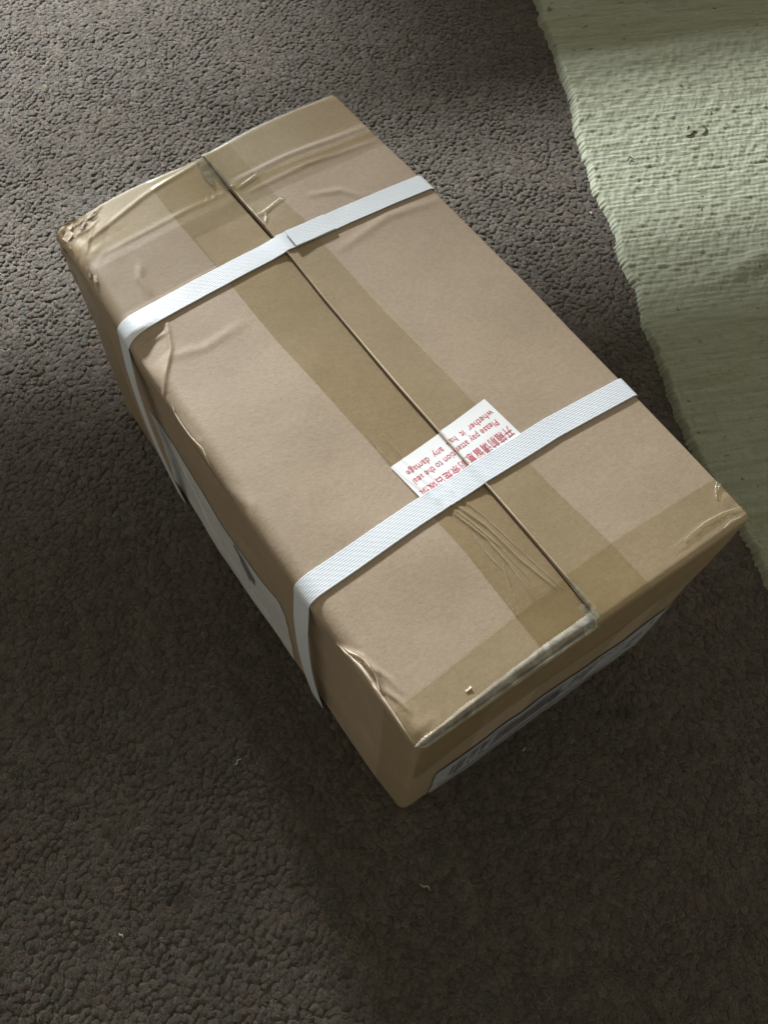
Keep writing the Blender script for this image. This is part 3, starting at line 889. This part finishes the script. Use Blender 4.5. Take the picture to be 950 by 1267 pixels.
film_scrap('tape_wrinkle', [(-.132, -.2462), (-.10, -.2468), (-.06, -.2462), (-.03, -.2468), (-.004, -.2464)], .0009, M_LIPF, hf=lambda x, y: -.0012 + 0 * x, off=.0004, lift=.0009, seed=12)

# --- tapes and labels on the near and left walls
def patch_wall(name, q0, q1, zlo, zhi, mat, off=.0006, step=.003, fx=None):
    nq = max(3, int(abs(q1 - q0) / step)); nz = max(3, int(.26 / step * .5))
    q = np.linspace(q0, q1, nq)
    k = np.linspace(0, 1, nz)
    qq, kk = np.meshgrid(q, k, indexing='ij')
    lo = zlo(qq) if callable(zlo) else zlo + 0 * qq
    hi = zhi(qq) if callable(zhi) else zhi + 0 * qq
    P = wall(qq, lo + (hi - lo) * kk, off)
    return make_mesh(name, P.reshape(-1, 3), grid_faces(nq, nz), mat, root)
patch_wall('packing_tape', q_near(-.133), q_near(.133), lambda q: .172 + .004 * np.sin(q * 31) - .012 * sstep(.10, 0, q), H - .0042, M_TAPE_DARK, .0009)
patch_wall('packing_tape', q_left(-.2118), q_near(-.078), .004, lambda q: H - .0045 - .006 * sstep(0, -.006, q), M_TAPE, .0006, .0015)
patch_wall('packing_tape', q_near(-.024), q_near(.054), .004, .175, M_TAPE, .0006)
patch_wall('packing_tape', q_left(.185), q_left(.2385), .004, H - .018, M_TAPE_DARK, .0006)
patch_wall('packing_tape', q_near(.090), q_near(.133), .004, .175, M_TAPE, .0007)

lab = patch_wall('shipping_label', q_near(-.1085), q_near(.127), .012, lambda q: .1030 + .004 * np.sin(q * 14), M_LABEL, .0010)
lab['label'] = 'white printed shipping label on the near end'
def wall_quads(name, quads, parent, mat, off=.0012):
    V = []; F = []
    for (x0, x1, z0, z1, sk) in quads:
        n = max(2, int((x1 - x0) / .006) + 1)
        xs = np.linspace(x0, x1, n)
        b = len(V)
        lo = wall(q_near(xs), z0 + 0 * xs, off); hi = wall(q_near(xs + sk), z1 + 0 * xs, off)
        for a_, c_ in zip(lo, hi): V += [a_, c_]
        for i in range(n - 1): F.append((b + 2 * i, b + 2 * i + 2, b + 2 * i + 3, b + 2 * i + 1))
    return make_mesh(name, V, F, mat, parent, smooth=False)
bars = []
x = -.093
for k in range(9):                                   # heavy lettering at the left of the label
    wd = random.choice((.002, .003, .005)); z0 = random.uniform(.045, .055)
    if k not in (3, 6): bars.append((x, x + wd, z0, .088, .0015))
    x += wd + random.choice((.0012, .002))
wall_quads('print', bars, lab, M_INK)
wall_quads('print', [(-.052, .016, .052, .088, .004)], lab, M_INKPALE)
wall_quads('print', [(.0125, .021, .050, .072, .003)], lab, M_INK, .0014)
q = [(.024 + .009 * k, .030 + .009 * k, .058 - .004 * (k % 2), .085, .008) for k in range(3)]
wall_quads('print', q, lab, M_INKPALE)
for q_ in ((.096, .108, .060, .074, .004), (.100, .108, .040, .048, .002), (.112, .116, .086, .092, .002)): wall_quads('print', [q_], lab, M_INK)
wall_quads('print', [(-.048 + .0052 * k, -.0455 + .0052 * k + .0011 * (k % 3), .055, .086, .004) for k in range(12)], lab, M_INK, .0014)
wall_quads('print', [(.028 + .007 * k, .033 + .007 * k, .091, .0945, .001) for k in range(8)], lab, M_INK)
for q_ in ((-.088, -.060, .093, .0955, 0), (-.056, -.030, .093, .0955, 0), (-.01, .02, .093, .0955, 0)): wall_quads('print', [q_], lab, M_INKPALE)
for q_ in ((-.10, .11, .018, .0205, 0), (-.10, .08, .026, .028, 0), (-.10, .10, .034, .0362, 0)): wall_quads('print', [q_], lab, M_INKPALE)
# clear film of the document pouch over the label
patch_wall('clear_tape', q_near(-.110), q_near(.129), .008, .111, film('pouch_film', (.90, .91, .93), rough=.15, gloss=.9, milk=.10, bump=.002, scale=40), .0017)

# side label on the left wall
def zhi(q_):
    y = -(q_ + LA / 2) - HL + RV
    return np.interp(y, [-.086, -.078, .0, .085, .14], [.122, .1445, .142, .139, .134])
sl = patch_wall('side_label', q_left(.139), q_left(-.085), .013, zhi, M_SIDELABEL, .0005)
sl['label'] = 'large white label on the long side between the straps'
def smudge():
    c = []
    cy, cz = -.0235, .1105
    V = [wall(q_left(cy), cz, .0008)]; n = 26
    for k in range(n):
        th = 2 * math.pi * k / n
        r = 1 + .14 * math.sin(3 * th) + .1 * math.sin(7 * th + 1)
        y = cy + .0125 * r * math.cos(th) ; z = cz + .024 * r * math.sin(th)
        z += (y - cy) * .9
        V.append(wall(q_left(y), z, .0008))
    F = [(0, 1 + (k + 1) % n, 1 + k) for k in range(n)]
    o = make_mesh('ink_mark', np.array(V), F, M_INKPALE, sl, smooth=False)
smudge()
for (y0, z0, y1, z1) in ((.085, .125, .02, .05), (.075, .125, .03, .07), (-.03, .09, -.066, .03), (-.025, .06, -.05, .045)):
    k = np.linspace(0, 1, 14)
    a = wall(q_left(y0 + (y1 - y0) * k), z0 + (z1 - z0) * k, .0012); b = wall(q_left(y0 + (y1 - y0) * k + .0006), z0 + (z1 - z0) * k + .0016, .0018)
    c = wall(q_left(y0 + (y1 - y0) * k + .0012), z0 + (z1 - z0) * k + .0032, .0012)
    V = np.stack([a, b, c], 1).reshape(-1, 3)
    make_mesh('paper_crease', V, grid_faces(14, 3), M_SIDELABEL, sl)

# --- seal sticker with its red print
SA = np.array([.0463, -.0721]); SBm = np.array([-.0408, -.0799])
XT = (SBm - SA) / np.linalg.norm(SBm - SA); YT = np.array([-XT[1], XT[0]])
SLEN = np.linalg.norm(SBm - SA)
def st(u, v): return SA[0] + XT[0] * u + YT[0] * v, SA[1] + XT[1] * u + YT[1] * v
STK_W = .0024
def sticker_h(x, y): return Dsoft(x, y, .0011) - .0012 * np.exp(-((x - seam_x(y)) / .0013) ** 2)
u, v = np.meshgrid(np.linspace(0, SLEN, 110), np.linspace(0, .0455, 62), indexing='ij')
X, Y = st(u, v)
stick = make_mesh('seal_sticker', top(X, Y, .00065, sticker_h).reshape(-1, 3), grid_faces(110, 62), M_PAPER, root)
stick['label'] = 'white seal sticker with red print across the flap seam'
def print_text(body, u0, u1, v0, height, thick=0.0):
    cu = bpy.data.curves.new('t', 'FONT'); cu.body = body; cu.size = 1.0; cu.resolution_u = 2
    cu.offset = thick
    o = bpy.data.objects.new('t', cu); col.objects.link(o)
    bpy.context.view_layer.update()
    dg = bpy.context.evaluated_depsgraph_get()
    me = bpy.data.meshes.new_from_object(o.evaluated_get(dg))
    bpy.data.objects.remove(o)
    bm = bmesh.new(); bm.from_mesh(me)
    bmesh.ops.triangulate(bm, faces=bm.faces)
    bmesh.ops.subdivide_edges(bm, edges=[e for e in bm.edges if e.calc_length() > .25], cuts=2, use_grid_fill=False)
    bmesh.ops.triangulate(bm, faces=bm.faces)
    V = np.array([v_.co for v_ in bm.verts]); F = np.array([[v_.index for v_ in f.verts] for f in bm.faces])
    bm.free()
    x0, x1 = V[:, 0].min(), V[:, 0].max()
    uu = u0 + (V[:, 0] - x0) / (x1 - x0) * (u1 - u0)
    vv = v0 + V[:, 1] * height
    X, Y = st(uu, vv)
    return make_mesh('printed_text', top(X, Y, .0008, sticker_h), F, M_RED, stick, smooth=False)
print_text('whether  it  has  any  damage', .0030, .0820, .0090, .0074)
print_text('Please pay attention to the seal', .0060, .0830, .0168, .0074)
print_text('\u5f00\u7bb1\u524d\u8bf7\u7559\u610f\u5c01\u6761\u662f\u5426\u7834\u635f', .0030, .0850, .0268, .0095, .004)

# --- straps
def strap(y_at, width, seed, s_lo=-.39, s_hi=.36, lift=.0006, th=.0005):
    s = np.arange(-(HW - RL + RL * math.pi / 2) - (H - RL), (HW - RR + RR * math.pi / 2) + (H - RR), .0025)
    k = np.linspace(-.5, .5, 9)
    ss, kk = np.meshgrid(s, k, indexing='ij')
    x, zx, nx, nz = prof(ss, HW, RL, RR)
    y = y_at(x) + kk * width
    drop = -zx
    y = y + .0012 * vnoise(ss * 9, 0 * ss, seed) * (drop > .012)
    # lies taut: bridges the small dents of the top
    sm = 0
    for dx in (-.012, -.006, 0, .006, .012): sm = sm + Dsoft(np.clip(x + dx, -HW + .002, HW - .002), y, .006)
    h = np.maximum(sm / 5, Dsoft(np.clip(x, -HW + .002, HW - .002), y, .003) + .0003) * (drop < .02) + lift
    side = np.clip((drop - .01) / (H - .01), 0, 1)
    # bows away from the wall between the edge and the floor
    bow = np.where(ss < 0, .0036, .0012) * np.sin(np.pi * side) + .0014 * np.clip(side * 6, 0, 1)
    X = x + nx * (h * nz + bow + .0008)
    Z = H + zx + nz * h
    P = warp(np.stack([X, y, np.maximum(Z, .001)], -1))
    n = s.size; m = k.size
    # thickness
    du = np.gradient(P, axis=0); dv = np.gradient(P, axis=1); nn = np.cross(du, dv); nn /= np.linalg.norm(nn, axis=-1, keepdims=True)
    V = np.concatenate([(P + nn * th).reshape(-1, 3), P.reshape(-1, 3)])
    F = [grid_faces(n, m)]
    lo = grid_faces(n, m, n * m)[:, ::-1]; F.append(lo)
    i = np.arange(n - 1)
    for c in (0, m - 1):
        a = i * m + c; b = (i + 1) * m + c
        f = np.stack([a, a + n * m, b + n * m, b], 1); F.append(f if c == 0 else f[:, ::-1])
    uv = np.concatenate([np.stack([ss, kk + .5], -1).reshape(-1, 2)] * 2)
    o = make_mesh('packing_strap', V, np.concatenate(F), M_STRAP, root, uv=uv)
    md = o.modifiers.new('edge', 'EDGE_SPLIT'); md.split_angle = math.radians(60)
    return o
y1f = lambda x: np.interp(x, [-.15, -.12, -.07, 0, .06, .10, .14], [.1215, .1240, .1273, .1290, .1257, .1215, .1162])
y2f = lambda x: np.interp(x, [-.15, -.139, -.05, .0, .07, .139, .15], [-.1240, -.1237, -.1190, -.1178, -.1175, -.1225, -.123])
s1 = strap(y1f, .0172, 3); s1['label'] = 'white strap round the far end, with an overlapped joint by the seam'
s2 = strap(y2f, .0172, 9); s2['label'] = 'white strap round the near end, lying over the seal sticker'
# the second layer at the joint of the far strap
def overlap():
    s = np.arange(.0115, .0480, .0018); k = np.linspace(-.5, .5, 9)
    ss, kk = np.meshgrid(s, k, indexing='ij')
    u_ = ss
    y = y1f(ss) - .0009 * sstep(.05, .0, ss) + kk * .0172
    cut = .0466
    sm = 0
    for dx in (-.012, -.006, 0, .006, .012): sm = sm + Dsoft(np.clip(ss + dx, -HW, HW - .002), y, .006)
    h = np.maximum(sm / 5, Dsoft(np.clip(ss, -HW, HW - .002), y, .003) + .0003) + .0006 + .0005 + .0003 + .0008 * sstep(.03, .0115, ss)
    P = warp(np.stack([ss, y, H + h], -1))
    n, m = ss.shape; th = np.array([0, 0, .0007])
    V = np.concatenate([(P + th).reshape(-1, 3), P.reshape(-1, 3)])
    F = [grid_faces(n, m), grid_faces(n, m, n * m)[:, ::-1]]
    i = np.arange(n - 1)
    for c in (0, m - 1):
        a = i * m + c; b = (i + 1) * m + c; f = np.stack([a, a + n * m, b + n * m, b], 1); F.append(f if c == 0 else f[:, ::-1])
    j = np.arange(m - 1)
    F.append(np.stack([j, j + 1, j + 1 + n * m, j + n * m], 1))
    uv = np.concatenate([np.stack([ss, kk + .5], -1).reshape(-1, 2)] * 2)
    o = make_mesh('strap_end', V, np.concatenate(F), M_STRAP, s1, uv=uv)
    md = o.modifiers.new('edge', 'EDGE_SPLIT'); md.split_angle = math.radians(60)
overlap()

# --- torn paper at the crushed corner and along the left edge
def scrap(cx, cy, size, ang, curl, tilt, mat, asp=.6, z=.0015, seed=0):
    n, m = 9, 6
    u, v = np.meshgrid(np.linspace(-1, 1, n), np.linspace(-1, 1, m), indexing='ij')
    r = np.random.RandomState(seed)
    edge = 1 + .16 * vnoise(u * 1.3 + seed, v * 1.3, seed)
    a = u * size * edge; b = v * size * asp * edge
    X = cx + a * math.cos(ang) - b * math.sin(ang); Y = cy + a * math.sin(ang) + b * math.cos(ang)
    X = np.clip(X, -HW + .0015, HW - .001); Y = np.clip(Y, -HL, HL - .0035)
    P = top(X, Y, z, lambda x, y: Dsoft(x, y) * .5 + .5 * Dsoft(cx, cy))
    P[..., 2] += .5 * curl * (u + 1) ** 2 * size + .45 * tilt * (1 - v) * size + .08 * size * vnoise(u * 2.2, v * 2.2, seed + 5)
    V = P.reshape(-1, 3)
    V = np.concatenate([V, V - np.array([0, 0, .0004])])
    F = np.concatenate([grid_faces(n, m), grid_faces(n, m, n * m)[:, ::-1]])
    return make_mesh('torn_paper', V, F, mat, root)
for (cx, cy, size, ang, curl, tilt, mat, asp) in (
        (-.1290, .2320, .0050, .3, .10, .05, M_CORE, .7), (-.1225, .2405, .0042, .9, .12, .12, M_CORE, .5),
        (-.1150, .2330, .0042, .75, .04, .06, M_KRAFT, .35), (-.1040, .2370, .0036, .3, .05, .08, M_KRAFT, .3),
        (-.1340, .2230, .0040, 1.4, .12, .10, M_CORE, .45), (-.1370, .2120, .0045, 1.5, .12, .10, M_CORE, .35),
        (-.1360, .2000, .0060, 1.6, .10, .12, M_CORE, .30), (-.1330, .1890, .0055, 1.3, .10, .10, M_KRAFT, .5),
        (-.1250, .2440, .0050, .2, .15, .15, M_CORE, .4), (-.1140, .2450, .0060, .3, .10, .05, M_CORE, .3),
        (-.1300, .1790, .0030, 1.2, .1, .1, M_CORE, .4)):
    scrap(cx, cy, size, ang, curl, tilt, mat, asp, .0010, seed=int(1000 * abs(cx + cy)))

def lip(pts, width, mat, lift=.0016, seed=2, hf=Dsoft):
    """thin raised paper lip along a split edge"""
    pts = np.array(pts); n = 46
    s = np.linspace(0, 1, n); k = np.linspace(-1, 1, 5)
    px = np.interp(s, np.linspace(0, 1, len(pts)), pts[:, 0]); py = np.interp(s, np.linspace(0, 1, len(pts)), pts[:, 1])
    px = np.convolve(np.pad(px, 3, 'edge'), np.ones(7) / 7, 'valid'); py = np.convolve(np.pad(py, 3, 'edge'), np.ones(7) / 7, 'valid')
    dx, dy = np.gradient(px), np.gradient(py); l = np.hypot(dx, dy) + 1e-9; nx, ny = -dy / l, dx / l
    wd = width * (np.sin(np.pi * (s * .96 + .02)) ** .5) * (1 + .3 * vnoise(s * 14, 0 * s, seed))
    X = px[:, None] + nx[:, None] * wd[:, None] * k; Y = py[:, None] + ny[:, None] * wd[:, None] * k
    P = top(X, Y, .0004, hf)
    P[..., 2] += lift * (1 - np.abs(k[None]) ** 1.5) * (.75 + .25 * vnoise(s * 20, 0 * s, seed + 1))[:, None]
    return make_mesh('torn_paper', P.reshape(-1, 3), grid_faces(n, 5), mat, root)
lip([(-.1395, -.1600), (-.1345, -.1733), (-.1325, -.1869), (-.1335, -.2009), (-.1343, -.2212), (-.1362, -.2430)], .0011, M_CORE, .0020, 3)
lip([(-.1358, -.1660), (-.1296, -.1800), (-.1288, -.1930), (-.1322, -.2040)], .0006, M_CORE, .0014, 5)
lip([(-.1335, .0520), (-.1370, .0411), (-.1360, .0200), (-.1335, .0060), (-.1370, -.0096)], .0008, M_CORE, .0012, 7)

# pale raised cut edge of the right flap along the seam
ys = np.linspace(.128, -.2280, 60)
lip([(seam_x(y) + .0007 + .0002 * math.sin(y * 90), y) for y in ys], .00042, M_CORE, .0003, 13, Dr)
lip([(seam_x(y) + .0007, y) for y in np.linspace(.204, .150, 20)], .00042, M_CORE, .0003, 14, Dr)

# paper nick on the near end tape
scrap(-.0904, -.2330, .0022, .1, .1, .1, M_CORE, .30, .0006, 9)

# ------------------------------------------------------------------ lint on the carpet
LINT = [((-.151, -.303), .0045, 2.2, 'tiny curled white fibre on the dark carpet below the parcel'),
        ((-.225, -.130), .0040, .3, 'short white thread on the carpet just left of the near box corner'),
        ((-.208, .383), .0060, -.4, 'long pale fibre on the sunlit carpet at the left edge of the picture'),
        ((-.370, -.195), .0026, 2.0, 'tiny white speck near the dark spot on the carpet at bottom left'),
        ((-.014, -.262), .0022, .2, 'white speck on the carpet beside the printed label end'),
        ((.452, .189), .0030, 1.2, 'white speck on the carpet next to the edge of the green rug')]
for (x, y), r, a, lb in LINT:
    pts = []
    for k in range(6):
        t = k / 5 - .5
        xx = t * 2 * r; yy = (t * t - .1) * r * (1.6 - 900 * (r % .0007) * 3) + .25 * r * math.sin(9 * t + a * 3)
        pts.append((x + xx * math.cos(a) - yy * math.sin(a), y + xx * math.sin(a) + yy * math.cos(a), .0022 + .0008 * math.sin(k)))
    o = curve_tube('lint', pts, .00035 + .1 * (.006 - r) * .8, M_LINT)
    tag(o, lb, 'lint')
